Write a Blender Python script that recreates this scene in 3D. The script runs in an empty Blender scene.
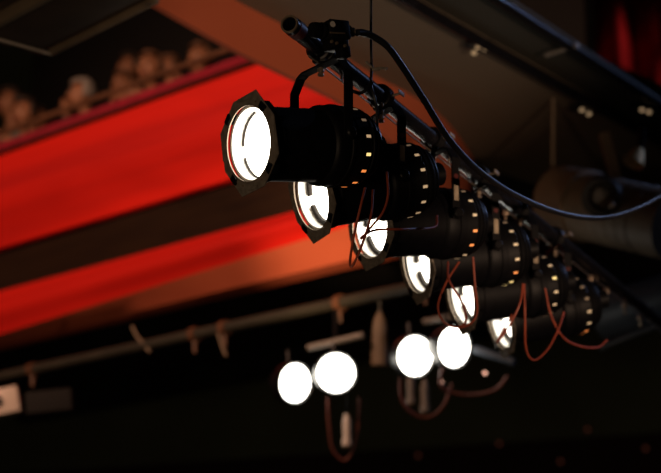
import bpy, bmesh, math, random
from mathutils import Vector, Matrix, noise
random.seed(4)
PI = math.pi
sc = bpy.context.scene
C = sc.collection

# ------------------------------------------------------------------ camera
F = 1800.0                      # focal length in pixels of the 661 wide frame
PITCH = math.atan(488.5 / F)
CAM = Vector((0, 0, 1.6))
cd = bpy.data.cameras.new('camera'); cam = bpy.data.objects.new('camera', cd); C.objects.link(cam)
cam.location = CAM; cam.rotation_euler = (PI / 2 + PITCH, 0, 0)
cd.sensor_width = 36; cd.lens = 36 * F / 661; cd.clip_end = 200
cd.dof.use_dof = True; cd.dof.focus_distance = 4.80; cd.dof.aperture_fstop = 2.6
sc.camera = cam
sc.view_settings.view_transform = 'Standard'; sc.view_settings.look = 'None'
sc.view_settings.gamma = 1; sc.view_settings.use_curve_mapping = False
sc.view_settings.exposure = 0

# ------------------------------------------------------------------ light of the house and added fills
w = bpy.data.worlds.new('world'); sc.world = w; w.use_nodes = True
w.node_tree.nodes['Background'].inputs[0].default_value = (1.0, 0.8, 0.6, 1)
w.node_tree.nodes['Background'].inputs[1].default_value = 0.0025

def spot(name, loc, aim, power, col, deg, blend=0.6, r=0.08):
    l = bpy.data.lights.new(name, 'SPOT'); l.energy = power; l.color = col
    l.spot_size = math.radians(deg); l.spot_blend = blend; l.shadow_soft_size = r
    o = bpy.data.objects.new(name, l); C.objects.link(o); o.location = loc
    o.rotation_euler = (Vector(aim) - Vector(loc)).to_track_quat('-Z', 'Y').to_euler()
    return o

fw = Vector((0, math.cos(PITCH), math.sin(PITCH))); up = Vector((0, -math.sin(PITCH), math.cos(PITCH))); rt = Vector((1, 0, 0))
def ray(x, y): return fw + rt * ((x - 330.5) / F) + up * ((236.5 - y) / F)
def P(x, y, Z): return CAM + ray(x, y) * Z
def onz(x, y, z):
    r = ray(x, y); return CAM + r * ((z - CAM.z) / r.z)
BH = math.radians(-46)
UB = Vector((math.sin(BH), math.cos(BH), 0))        # along the balcony, going away to the left
NB = Vector((-math.cos(BH), math.sin(BH), 0))       # out of the balcony front, towards the stage
B0 = P(0, 250, 12.0); B0.z = 0
def onb(x, y, off=0.0):                             # pixel ray met with the balcony's vertical plane
    r = ray(x, y); base = B0 + NB * off
    t = (base - CAM).dot(NB) / r.dot(NB)
    return CAM + r * t

spot('house_spot', (-5.2, 3.2, 7.6), P(110, 250, 11.6), 2300, (1.0, 0.55, 0.36), 56, 0.8)
spot('warm_spot', (-0.6, 5.0, 2.2), P(326, 250, 10), 850, (1.0, 0.62, 0.34), 12, 1.0)
spot('gallery_fill', (3.2, 1.0, 1.5), P(330, 80, 8.0), 850, (1.0, 0.66, 0.44), 23, 0.8)  # added fill that brightens the terracotta gallery edge
spot('blue_backlight', (6.5, 9.5, 7.4), P(440, 170, 5.6), 260, (0.40, 0.55, 1.0), 60, 0.7)
spot('stage_bounce', (-2.5, -1.0, 1.0), P(330, 120, 7), 260, (1.0, 0.70, 0.44), 70, 0.9, 0.5)
for _x, _y, _p, _d in ((622, 42, 190, 8.0), (660, 92, 120, 5.0), (578, 22, 60, 7.0)):
    spot('curtain_fill', (4.4, 11.0, 9.4), P(_x, _y, 14.0), _p, (1.0, 0.4, 0.35), _d, 1.0)  # added narrow spots, shaped to put bright patches on the curtain folds
spot('audience_spot', (-2.0, 6.0, 9.5), P(110, 95, 12.5), 30, (1.0, 0.55, 0.32), 30, 0.9)
spot('back_wall_fill', (-0.5, 11.2, 6.5), P(330, 400, 15.5), 120, (0.9, 1.0, 0.7), 70, 0.9)  # added fill that lifts the back wall out of black

# ------------------------------------------------------------------ materials
def mat(name, col, rough=0.5, metal=0.0, col2=None, scale=6.0, bump=0.0, emit=None, es=0.0, spec=0.5, coords='Object', stretch=None):
    m = bpy.data.materials.new(name); m.use_nodes = True; nt = m.node_tree
    b = nt.nodes['Principled BSDF']
    b.inputs['Roughness'].default_value = rough; b.inputs['Metallic'].default_value = metal
    b.inputs['Specular IOR Level'].default_value = spec
    tc = nt.nodes.new('ShaderNodeTexCoord'); n = nt.nodes.new('ShaderNodeTexNoise')
    n.inputs['Scale'].default_value = scale; n.inputs['Detail'].default_value = 5
    if stretch:
        mp = nt.nodes.new('ShaderNodeMapping'); mp.inputs['Scale'].default_value = stretch
        nt.links.new(tc.outputs[coords], mp.inputs[0]); nt.links.new(mp.outputs[0], n.inputs['Vector'])
    else: nt.links.new(tc.outputs[coords], n.inputs['Vector'])
    r = nt.nodes.new('ShaderNodeValToRGB')
    c2 = col2 or tuple(c * 0.72 for c in col)
    r.color_ramp.elements[0].position = 0.35; r.color_ramp.elements[0].color = (*c2, 1)
    r.color_ramp.elements[1].position = 0.65; r.color_ramp.elements[1].color = (*col, 1)
    nt.links.new(n.outputs['Fac'], r.inputs[0]); nt.links.new(r.outputs[0], b.inputs['Base Color'])
    if bump:
        bp = nt.nodes.new('ShaderNodeBump'); bp.inputs['Strength'].default_value = bump; bp.inputs['Distance'].default_value = 0.002
        nt.links.new(n.outputs['Fac'], bp.inputs['Height']); nt.links.new(bp.outputs[0], b.inputs['Normal'])
    if emit:
        b.inputs['Emission Color'].default_value = (*emit, 1); b.inputs['Emission Strength'].default_value = es
    return m
M = dict(
 black=mat('black_paint', (0.006, 0.006, 0.007), 0.40, 0, (0.004, 0.004, 0.005), 30, 0.12, spec=0.25),
 snoot=mat('satin_black_paint', (0.0045, 0.0045, 0.006), 0.5, 0, (0.003, 0.003, 0.004), 40, 0.1, spec=0.16),
 frame=mat('worn_black_metal', (0.27, 0.23, 0.19), 0.5, 0.3, (0.15, 0.125, 0.10), 45, 0.3),
 edge=mat('bare_steel', (0.34, 0.26, 0.19), 0.45, 0.7, (0.24, 0.18, 0.13), 40),
 pipe=mat('black_steel_pipe', (0.012, 0.012, 0.016), 0.26, 0.1, (0.007, 0.007, 0.009), 25, 0.1, spec=0.25),
 liner=mat('bright_aluminium', (0.9, 0.88, 0.84), 0.5, 0.2, (0.84, 0.82, 0.78), 12),
 glow=mat('lit_lamp_glass', (0.9, 0.9, 0.9), 0.3, 0, emit=(1.0, 0.93, 0.80), es=7),
 glow2=mat('lit_round_glass', (0.9, 0.9, 0.9), 0.3, 0, emit=(1.0, 0.94, 0.82), es=11),
 leak=mat('lit_vent_slot', (0.8, 0.7, 0.5), 0.5, 0, emit=(1.0, 0.66, 0.36), es=0.40),
 leakr=mat('orange_vent_slot', (0.8, 0.4, 0.2), 0.5, 0, emit=(1.0, 0.28, 0.06), es=0.9),
 leaky=mat('bright_vent_slot', (0.8, 0.7, 0.4), 0.5, 0, emit=(1.0, 0.72, 0.26), es=1.1),
 leakd=mat('dim_vent_slot', (0.3, 0.2, 0.1), 0.5, 0, emit=(1.0, 0.66, 0.4), es=0.14),
 ring=mat('dark_spring_wire', (0.03, 0.02, 0.015), 0.6, 0.2),
 cord=mat('red_brown_cord', (0.38, 0.075, 0.035), 0.45, 0, (0.28, 0.05, 0.025), 30),
 rubber=mat('black_rubber', (0.012, 0.012, 0.014), 0.38, 0, (0.008, 0.008, 0.01), 20, spec=0.5),
 label=mat('paper_label', (0.42, 0.34, 0.24), 0.7, 0, (0.32, 0.26, 0.18), 60),
 white=mat('white_sticker', (0.8, 0.75, 0.7), 0.6),
 redtape=mat('red_tape', (0.10, 0.008, 0.008), 0.5),
 fabric=mat('red_fascia_fabric', (0.80, 0.018, 0.008), 0.55, 0, (0.45, 0.010, 0.008), 1.6, 0.1, spec=0.25, coords='Object', stretch=(0.12, 0.12, 2.2)),
 plush=mat('crimson_plush', (0.30, 0.004, 0.022), 0.8, 0, (0.22, 0.003, 0.016), 8),
 darkwood=mat('dark_brown_wood', (0.022, 0.010, 0.004), 0.75, 0, (0.014, 0.006, 0.003), 4, spec=0.15, stretch=(0.4, 0.4, 6)),
 railwood=mat('brown_rail_wood', (0.14, 0.06, 0.03), 0.5, 0, (0.09, 0.04, 0.02), 6),
 terra=mat('terracotta_paint', (0.50, 0.115, 0.05), 0.75, 0, (0.46, 0.10, 0.042), 0.8),
 umber=mat('orange_brown_paint', (0.60, 0.125, 0.05), 0.75, 0, (0.52, 0.10, 0.04), 1.5),
 ceil=mat('brown_grey_soffit', (0.16, 0.125, 0.088), 0.8, 0, (0.14, 0.11, 0.078), 0.7),
 ceild=mat('dark_soffit', (0.035, 0.033, 0.026), 0.8, 0, (0.028, 0.027, 0.02), 2),
 beige=mat('beige_enamel', (0.22, 0.16, 0.105), 0.6, 0, (0.18, 0.13, 0.085), 9),
 cream=mat('cream_enamel', (0.62, 0.52, 0.44), 0.5, 0, (0.55, 0.46, 0.38), 9),
 grey=mat('grey_enamel', (0.22, 0.20, 0.18), 0.45, 0.1, (0.17, 0.155, 0.14), 9),
 brass=mat('brass', (0.75, 0.48, 0.2), 0.6, 0.3, (0.6, 0.4, 0.16), 15),
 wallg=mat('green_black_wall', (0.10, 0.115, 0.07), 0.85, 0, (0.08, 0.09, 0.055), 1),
 wallb=mat('black_wall', (0.006, 0.005, 0.004), 0.9, 0, (0.004, 0.0035, 0.003), 1),
 olive=mat('olive_grey_pipe', (0.035, 0.032, 0.022), 0.6, 0, (0.022, 0.020, 0.014), 5),
 dcord=mat('shaded_red_cord', (0.13, 0.03, 0.018), 0.6, 0, (0.09, 0.02, 0.012), 30),  # darker copy of the cord colour, with the dimmer light put into it
 case=mat('dark_brown_case', (0.075, 0.05, 0.035), 0.6, 0, (0.055, 0.037, 0.026), 6),
 bluegrey=mat('blue_grey_enamel', (0.07, 0.09, 0.12), 0.45, 0.1, (0.05, 0.065, 0.09), 6),
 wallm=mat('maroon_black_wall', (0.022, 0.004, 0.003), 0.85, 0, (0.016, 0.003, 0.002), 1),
 floor=mat('dark_floor', (0.012, 0.010, 0.009), 0.7),
 curtain=mat('red_velvet', (0.5, 0.012, 0.016), 0.85, 0, (0.38, 0.008, 0.012), 5),
 dimled=mat('dim_lamp_pink', (0.5, 0.3, 0.25), 0.5, 0, emit=(1.0, 0.52, 0.36), es=2.0),
 dimamber=mat('dim_lamp_amber', (0.4, 0.3, 0.15), 0.5, 0, emit=(1.0, 0.66, 0.36), es=0.3),
 dimred=mat('dim_lamp_red', (0.3, 0.1, 0.06), 0.5, 0, emit=(1.0, 0.28, 0.16), es=0.035),
 skin=mat('skin', (0.30, 0.13, 0.065), 0.6, 0, (0.25, 0.105, 0.05), 10),
 hairg=mat('grey_hair', (0.28, 0.25, 0.22), 0.7, 0, (0.18, 0.16, 0.14), 60, 0.5),
 haird=mat('dark_hair', (0.03, 0.018, 0.012), 0.6, 0, (0.02, 0.012, 0.008), 60, 0.5),
 hairb=mat('brown_hair', (0.12, 0.055, 0.025), 0.6, 0, (0.08, 0.035, 0.016), 60, 0.5),
 clothd=mat('dark_cloth', (0.02, 0.018, 0.02), 0.9, 0, (0.014, 0.012, 0.014), 20),
 clothg=mat('olive_cloth', (0.11, 0.10, 0.05), 0.9, 0, (0.08, 0.07, 0.035), 20),
 clothl=mat('pale_cloth', (0.18, 0.16, 0.13), 0.9, 0, (0.13, 0.12, 0.10), 20),
 eye=mat('eye_dark', (0.02, 0.012, 0.01), 0.2), lip=mat('lips', (0.32, 0.09, 0.07), 0.5),
)

# ------------------------------------------------------------------ helpers
class MB:
    def __init__(s): s.bm = bmesh.new()
    def box(s, size, mtx=Matrix.Identity(4), bev=0.0):
        t = bmesh.new(); bmesh.ops.create_cube(t, size=1)
        for v in t.verts: v.co = Vector((v.co.x * size[0], v.co.y * size[1], v.co.z * size[2]))
        if bev: bmesh.ops.bevel(t, geom=list(t.edges), offset=bev, segments=2, affect='EDGES', profile=0.5)
        bmesh.ops.transform(t, matrix=mtx, verts=t.verts); s.merge(t)
    def merge(s, t):
        me = bpy.data.meshes.new('tmp'); t.to_mesh(me); t.free(); s.bm.from_mesh(me); bpy.data.meshes.remove(me)
    def lathe(s, prof, mtx=Matrix.Identity(4), n=48, closed=False):
        # prof: list of (axial, radius); axis = local Y
        rings = []
        for a, r in prof:
            if r < 1e-6: rings.append([s.bm.verts.new(mtx @ Vector((0, a, 0)))])
            else: rings.append([s.bm.verts.new(mtx @ Vector((r * math.cos(2*PI*k/n), a, r * math.sin(2*PI*k/n)))) for k in range(n)])
        seq = list(zip(rings, rings[1:]))
        if closed: seq.append((rings[-1], rings[0]))
        for A, B in seq:
            for k in range(n):
                j = (k + 1) % n
                if len(A) == 1 and len(B) == 1: continue
                if len(A) == 1: f = (A[0], B[j], B[k])
                elif len(B) == 1: f = (A[k], A[j], B[0])
                else: f = (A[k], A[j], B[j], B[k])
                try: s.bm.faces.new(f)
                except ValueError: pass
    def tube(s, pts, r, n=10, mtx=Matrix.Identity(4), cap=True, r2=None):
        pts = [Vector(p) for p in pts]; rings = []; nrm = None
        for i, p in enumerate(pts):
            t = (pts[min(i+1, len(pts)-1)] - pts[max(i-1, 0)]).normalized()
            if nrm is None: nrm = t.orthogonal().normalized()
            else:
                nrm = (nrm - t * nrm.dot(t))
                nrm = nrm.normalized() if nrm.length > 1e-5 else t.orthogonal().normalized()
            b = t.cross(nrm); rr = r if r2 is None else r + (r2 - r) * i / (len(pts) - 1)
            rings.append([s.bm.verts.new(mtx @ (p + (nrm * math.cos(2*PI*k/n) + b * math.sin(2*PI*k/n)) * rr)) for k in range(n)])
        for A, B in zip(rings, rings[1:]):
            for k in range(n): s.bm.faces.new((A[k], A[(k+1) % n], B[(k+1) % n], B[k]))
        if cap: s.bm.faces.new(rings[0][::-1]); s.bm.faces.new(rings[-1])
    def strip(s, pts, hw, th, mtx=Matrix.Identity(4)):
        # flat bar: path in local XZ plane, width along Y, thickness th in plane
        pts = [Vector(p) for p in pts]; rings = []
        for i, p in enumerate(pts):
            if 0 < i < len(pts) - 1:
                a = (pts[i] - pts[i-1]).normalized(); b = (pts[i+1] - pts[i]).normalized(); t = (a + b).normalized(); k = 1 / max(0.4, t.dot(a))
            else: t = (pts[min(i+1, len(pts)-1)] - pts[max(i-1, 0)]).normalized(); k = 1
            nn = Vector((-t.z, 0, t.x)) * (th / 2 * k)
            rings.append([s.bm.verts.new(mtx @ q) for q in (p + nn + Vector((0, hw, 0)), p + nn - Vector((0, hw, 0)), p - nn - Vector((0, hw, 0)), p - nn + Vector((0, hw, 0)))])
        for A, B in zip(rings, rings[1:]):
            for k in range(4): s.bm.faces.new((A[k], A[(k+1) % 4], B[(k+1) % 4], B[k]))
        s.bm.faces.new(rings[0][::-1]); s.bm.faces.new(rings[-1])
    def prism(s, poly, z0, z1):
        a = [s.bm.verts.new((p[0], p[1], z0)) for p in poly]; b = [s.bm.verts.new((p[0], p[1], z1)) for p in poly]
        n = len(poly); s.bm.faces.new(a[::-1]); s.bm.faces.new(b)
        for k in range(n): s.bm.faces.new((a[k], a[(k+1) % n], b[(k+1) % n], b[k]))
    def sphere(s, r, mtx=Matrix.Identity(4), sc_=(1, 1, 1), u=16, v=10):
        t = bmesh.new(); bmesh.ops.create_uvsphere(t, u_segments=u, v_segments=v, radius=r)
        for q in t.verts: q.co = Vector((q.co.x*sc_[0], q.co.y*sc_[1], q.co.z*sc_[2]))
        bmesh.ops.transform(t, matrix=mtx, verts=t.verts); s.merge(t)
    def build(s, name, m, parent=None, smooth=True, loc=None, recentre=True, deg=38):
        bmesh.ops.recalc_face_normals(s.bm, faces=s.bm.faces)
        if parent is None and loc is None and recentre:
            xs = [v.co for v in s.bm.verts]
            loc = Vector(((min(v.x for v in xs)+max(v.x for v in xs))/2, (min(v.y for v in xs)+max(v.y for v in xs))/2, min(v.z for v in xs)))
            for v in s.bm.verts: v.co -= loc
        me = bpy.data.meshes.new(name); s.bm.to_mesh(me); s.bm.free()
        if smooth:
            me.polygons.foreach_set('use_smooth', [True] * len(me.polygons))
            me.set_sharp_from_angle(angle=math.radians(deg))
        me.materials.append(m)
        o = bpy.data.objects.new(name, me); C.objects.link(o)
        if parent is not None: o.parent = parent
        if loc is not None: o.location = loc
        return o
def T(x, y, z): return Matrix.Translation((x, y, z))
def R(deg, ax): return Matrix.Rotation(math.radians(deg), 4, ax)
def cr(pts, n=10):
    pts = [Vector(p) for p in pts]; q = [pts[0]*2 - pts[1]] + pts + [pts[-1]*2 - pts[-2]]; out = []
    for i in range(1, len(q) - 2):
        a, b, c, d = q[i-1:i+3]
        for k in range(n):
            t = k / n
            out.append(0.5 * ((2*b) + (c-a)*t + (2*a-5*b+4*c-d)*t*t + (3*b-a-3*c+d)*t*t*t))
    out.append(pts[-1]); return out
def tag(o, label, cat, group=None, kind=None):
    o['label'] = label; o['category'] = cat
    if group: o['group'] = group
    if kind: o['kind'] = kind
    return o
def empty(name, label, cat, loc=(0, 0, 0), rz=0, group=None):
    o = bpy.data.objects.new(name, None); C.objects.link(o); o.location = loc; o.rotation_euler = (0, 0, rz)
    o.empty_display_size = 0.1
    return tag(o, label, cat, group)
def struct(o, label=None, cat=None):
    o['kind'] = 'structure'
    if label: o['label'] = label
    if cat: o['category'] = cat
    return o
def copy_tree(o, parent=None, label=None):
    c = o.copy(); C.objects.link(c); c.parent = parent
    if label: c['label'] = label
    for ch in [k for k in list(C.objects) if k.parent == o]: copy_tree(ch, c)
    return c
def axis_mtx(a, b):
    """matrix whose local +Y runs from a to b, origin a"""
    d = (b - a).normalized(); x = d.cross(Vector((0, 0, 1)))
    x = x.normalized() if x.length > 1e-4 else Vector((1, 0, 0)); z = x.cross(d)
    m = Matrix((x, d, z)).transposed().to_4x4(); m.translation = a
    return m
def path_world(px): return [P(*p) for p in px]

# ------------------------------------------------------------------ the room
CZ = CAM.z + 3.0                                   # underside of the side gallery
edge_px = [(120, -66), (150, -48), (230, 0), (280, 26), (330, 52), (378, 80), (410, 97), (440, 119), (465, 151), (481, 185), (490, 212)]
edge = [onz(v.x, v.y, CZ) for v in cr([Vector((a, b, 0)) for a, b in edge_px], 4)]
rail_a = [onz(x, y, CZ) for x, y in [(310, -62), (418, 0), (612, 110), (760, 194)]]
rail_b = [onz(x, y, CZ) for x, y in [(400, -70), (507, 0), (661, 102), (800, 190)]]
m = MB(); poly = [(v.x, v.y) for v in edge] + [(edge[-1].x + 2.2, edge[-1].y + 1.2)] + [(v.x, v.y) for v in rail_a[::-1]]
m.prism(poly, CZ, CZ + 0.14); struct(m.build('ceiling', M['ceil'], smooth=False), 'brown-grey underside of the side gallery above the row of stage lights', 'ceiling')
m = MB(); m.prism([(v.x, v.y) for v in rail_a] + [(v.x, v.y) for v in rail_b[::-1]], CZ + 0.01, CZ + 0.025)
struct(m.build('ceiling', M['ceild'], smooth=False), 'narrow dark ceiling strip between the two rails at upper right', 'ceiling')
# terracotta drop along the curved edge
m = MB(); vs = []
N = len(edge)
for i, p in enumerate(edge):
    t = (edge[min(i+1, N-1)] - edge[max(i-1, 0)]).normalized(); nn = Vector((t.y, -t.x, 0))
    if nn.dot(CAM - p) < 0: nn = -nn
    f = i / (N - 1); drop = 0.225 + max(0, f - 0.42) * 0.6
    q = p + nn * 0.02
    vs.append([m.bm.verts.new(c) for c in (q + Vector((0, 0, 0.14)), q - Vector((0, 0, drop)), q - nn*0.03 - Vector((0, 0, drop)), q - nn*0.03 + Vector((0, 0, 0.14)))])
for A, B in zip(vs, vs[1:]):
    for k in range(4): m.bm.faces.new((A[k], A[(k+1) % 4], B[(k+1) % 4], B[k]))
m.bm.faces.new(vs[0]); m.bm.faces.new(vs[-1][::-1])
struct(m.build('trim_1', M['terra']), 'terracotta painted curved drop edge of the gallery', 'trim')

# balcony: profile swept along UB
def sweep(prof, a0, a1, name, m_, nseg=24, lift=None):
    mb = MB(); rows = []
    for i in range(nseg + 1):
        a = a0 + (a1 - a0) * i / nseg
        rows.append([mb.bm.verts.new(B0 + UB * a + NB * o + Vector((0, 0, z + (lift(z) * max(0, a / A0) if lift else 0)))) for o, z in prof])
    n = len(prof)
    for A, B in zip(rows, rows[1:]):
        for k in range(n): mb.bm.faces.new((A[k], A[(k+1) % n], B[(k+1) % n], B[k]))
    mb.bm.faces.new(rows[0][::-1]); mb.bm.faces.new(rows[-1])
    return mb.build(name, m_, deg=30)
def zb(y, off=0): return onb(0, y, off).z
A0 = (onb(405, 250) - B0).dot(UB); A1 = 4.0
back = -0.12
def arc_prof(ytop, ybot, o_top, o_bot, bulge, n=12, wave=0.0):
    pr = []
    for k in range(n + 1):
        t = k / n; z = zb(ytop + (ybot - ytop) * t, 0)
        pr.append((o_top + (o_bot - o_top) * t + bulge * math.sin(PI * t) + wave * math.sin(PI * 3 * t), z))
    return pr
def closed(pr): return pr + [(back, pr[-1][1]), (back, pr[0][1])]
struct(sweep(closed(arc_prof(160, 248, 0.06, 0.00, 0.05, 24, -0.012)), A0, A1, 'trim_2', M['fabric']), 'upper bright red band of the balcony front', 'trim')
struct(sweep(closed(arc_prof(248, 290, -0.05, -0.07, 0.0, 4)), A0, A1, 'trim_3', M['darkwood']), 'dark recessed band between the two red balcony bands', 'trim')
struct(sweep(closed(arc_prof(290, 334, -0.02, -0.01, 0.06, 16, -0.008)), A0, A1, 'trim_4', M['fabric'], lift=lambda z: 0.15 * (zb(290) - z) / (zb(290) - zb(334))), 'lower bright red band of the balcony front', 'trim')
zl = onb(0, 351, -0.26).z
struct(sweep([(-0.01, zb(334)), (-0.12, (zb(334) + zl) / 2 - 0.012), (-0.26, zl), (-0.26, zb(334))], A0, A1, 'trim_5', M['umber'], lift=lambda z: 0.15 * (z - zl) / (zb(334) - zl)), 'orange-brown lower lip of the balcony front', 'trim')
zt = zb(160)
struct(sweep([(0.03, zt + 0.0), (0.075, zt + 0.0), (0.075, zt + 0.02), (0.03, zt + 0.02)], A0, A1, 'trim_6', M['darkwood'], 4), 'thin dark bead under the crimson ledge', 'trim')
struct(sweep([(-0.16, zt + 0.02), (0.085, zt + 0.02), (0.10, zt + 0.045), (0.085, zt + 0.075), (-0.16, zt + 0.085)], A0, A1, 'trim_7', M['plush'], 12), 'padded crimson ledge on top of the balcony front', 'trim')
print('ledge z', zt)
# balcony floor in two steps and back wall
zh = [onb(*h).z for h in [(81, 96, -0.5), (24, 114, -0.5), (122, 85, -0.5), (169, 69, -0.5), (199, 60, -0.5)]]
print('front heads z', zh)
FZ1 = sum(zh) / len(zh) - 1.19
FZ2 = FZ1 + 0.56; FZ3 = FZ1 + 0.95
struct(sweep([(back, FZ1 - 0.12), (back, FZ1), (-0.95, FZ1), (-0.95, FZ1 - 0.12)], A0, A1, 'floor', M['floor'], 2), 'lower step of the balcony floor', 'floor')
struct(sweep([(-0.95, FZ1 - 0.12), (-0.95, FZ2), (-1.85, FZ2), (-1.85, FZ1 - 0.12)], A0, A1, 'floor', M['floor'], 2), 'middle step of the balcony floor', 'floor')
struct(sweep([(-1.85, FZ1 - 0.12), (-1.85, FZ3), (-3.1, FZ3), (-3.1, FZ1 - 0.12)], A0, A1, 'floor', M['floor'], 2), 'upper step of the balcony floor', 'floor')
struct(sweep([(-3.1, FZ1 - 0.3), (-3.1, FZ1 + 4.2), (-3.22, FZ1 + 4.2), (-3.22, FZ1 - 0.3)], -2.6, A1, 'wall_balcony', M['wallb'], 2), 'dark wall behind the balcony rows', 'wall')
# rail above the ledge
rt_ = empty('balcony_rail', 'brown wooden hand rail running above the crimson balcony ledge', 'rail', B0 + UB * 1.0 + Vector((0, 0, zt + 0.085)))
RO = rt_.location
m = MB(); m.tube([B0 + UB * (A0 + 0.4) + Vector((0, 0, zt + 0.19)) - RO, B0 + UB * A1 + Vector((0, 0, zt + 0.19)) - RO], 0.02, 12); m.build('hand_rail', M['railwood'], rt_)
for k in range(6):
    a = A0 + 0.6 + k * (A1 - A0 - 0.7) / 5
    m = MB(); m.tube([B0 + UB * a + Vector((0, 0, z)) - RO for z in (zt + 0.08, zt + 0.178)], 0.009, 8); m.build('post', M['darkwood'], rt_)

# walls far behind and under the balcony
def wall(name, p0, p1, z0, z1, m_, label, th=0.15):
    mb = MB(); d = (p1 - p0); d.z = 0; nn = Vector((-d.y, d.x, 0)).normalized() * th
    a, b = Vector((p0.x, p0.y, 0)), Vector((p1.x, p1.y, 0))
    mb.prism([(a.x, a.y), (b.x, b.y), ((b+nn).x, (b+nn).y), ((a+nn).x, (a+nn).y)], z0, z1)
    return struct(mb.build(name, m_, smooth=False), label, 'wall')
wl = P(-60, 400, 19.0); wr = Vector((9, 13.3, 0)); wl2 = P(-60, 440, 18.9); wr2 = Vector((9, 13.2, 0))
zs = onz(0, 0, 1)
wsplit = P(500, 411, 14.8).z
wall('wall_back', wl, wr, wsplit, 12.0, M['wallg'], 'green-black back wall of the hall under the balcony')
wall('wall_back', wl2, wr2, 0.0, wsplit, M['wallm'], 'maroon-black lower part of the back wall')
wall('wall_right', wr, Vector((9, -3, 0)), 0.0, 12.0, M['wallg'], 'dark side wall of the hall')
m = MB(); m.prism([(-16, -3), (9, -3), (9, 22), (-16, 22)], -0.15, 0.0); struct(m.build('floor', M['floor'], smooth=False), 'dark floor of the hall', 'floor')

# ------------------------------------------------------------------ the lighting bar
VPx, VPy = 1162.0, 725.0
U = ray(VPx, VPy).normalized(); U.z = 0; U.normalize()
YAWF = math.radians(234.0)                          # heading the lamps throw to
Fd = Vector((math.sin(YAWF), math.cos(YAWF), 0))    # front direction on plan
ROOT0 = P(320.8, 145.0, 4.80)                           # pivot of the nearest can
STEP = 0.078 * 4.80 / U.dot(fw)
PIPE_DZ = 0.272; PR = 0.024
print('step', STEP, 'height', ROOT0.z)
rotz = math.atan2(Fd.y, Fd.x) - PI / 2              # local +Y -> Fd
def pl(s, dz=0.0): return ROOT0 + U * s + Vector((0, 0, PIPE_DZ + dz))

bar = empty('lighting_bar', 'black steel lighting bar carrying the row of six stage lights', 'lighting bar', pl(0))
BO = bar.location
s_end = -0.20
m = MB()
Lx = 5.2
mt = axis_mtx(pl(s_end) - BO, pl(Lx) - BO)
m.lathe([(0, PR), (Lx - s_end, PR), (Lx - s_end, PR - 0.004), (0, PR - 0.004)], mt, 32, True)
m.build('pipe', M['pipe'], bar)
m = MB(); m.lathe([(-0.0015, PR + 0.0006), (0.004, PR + 0.0008), (0.004, PR - 0.0045), (-0.0015, PR - 0.0045)], mt, 32, True); m.build('cut_end', M['edge'], bar)['label'] = 'bare steel cut end'
m = MB(); m.lathe([(0.022, PR), (0.022, PR + 0.0016), (0.058, PR + 0.0016), (0.058, PR)], mt, 32, True); m.build('tape_band', M['redtape'], bar)['label'] = 'dark red tape band'
m = MB(); side = Vector((-U.y, U.x, 0))
RD = -0.045
m.box((0.0045, Lx - 0.1, 0.003), axis_mtx(pl(0, RD) - BO, pl(1, RD) - BO) @ T(0, (Lx - 0.1) / 2 - 0.08, 0)); m.build('lower_rail', M['edge'], bar)['label'] = 'thin bare steel strip under the pipe'
for k in range(12):
    s = 0.14 + k * STEP
    m = MB(); m.tube([pl(s, -PR + 0.002) - BO, pl(s, RD) - BO], 0.004, 8); m.build('hanger', M['edge'], bar)

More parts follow.
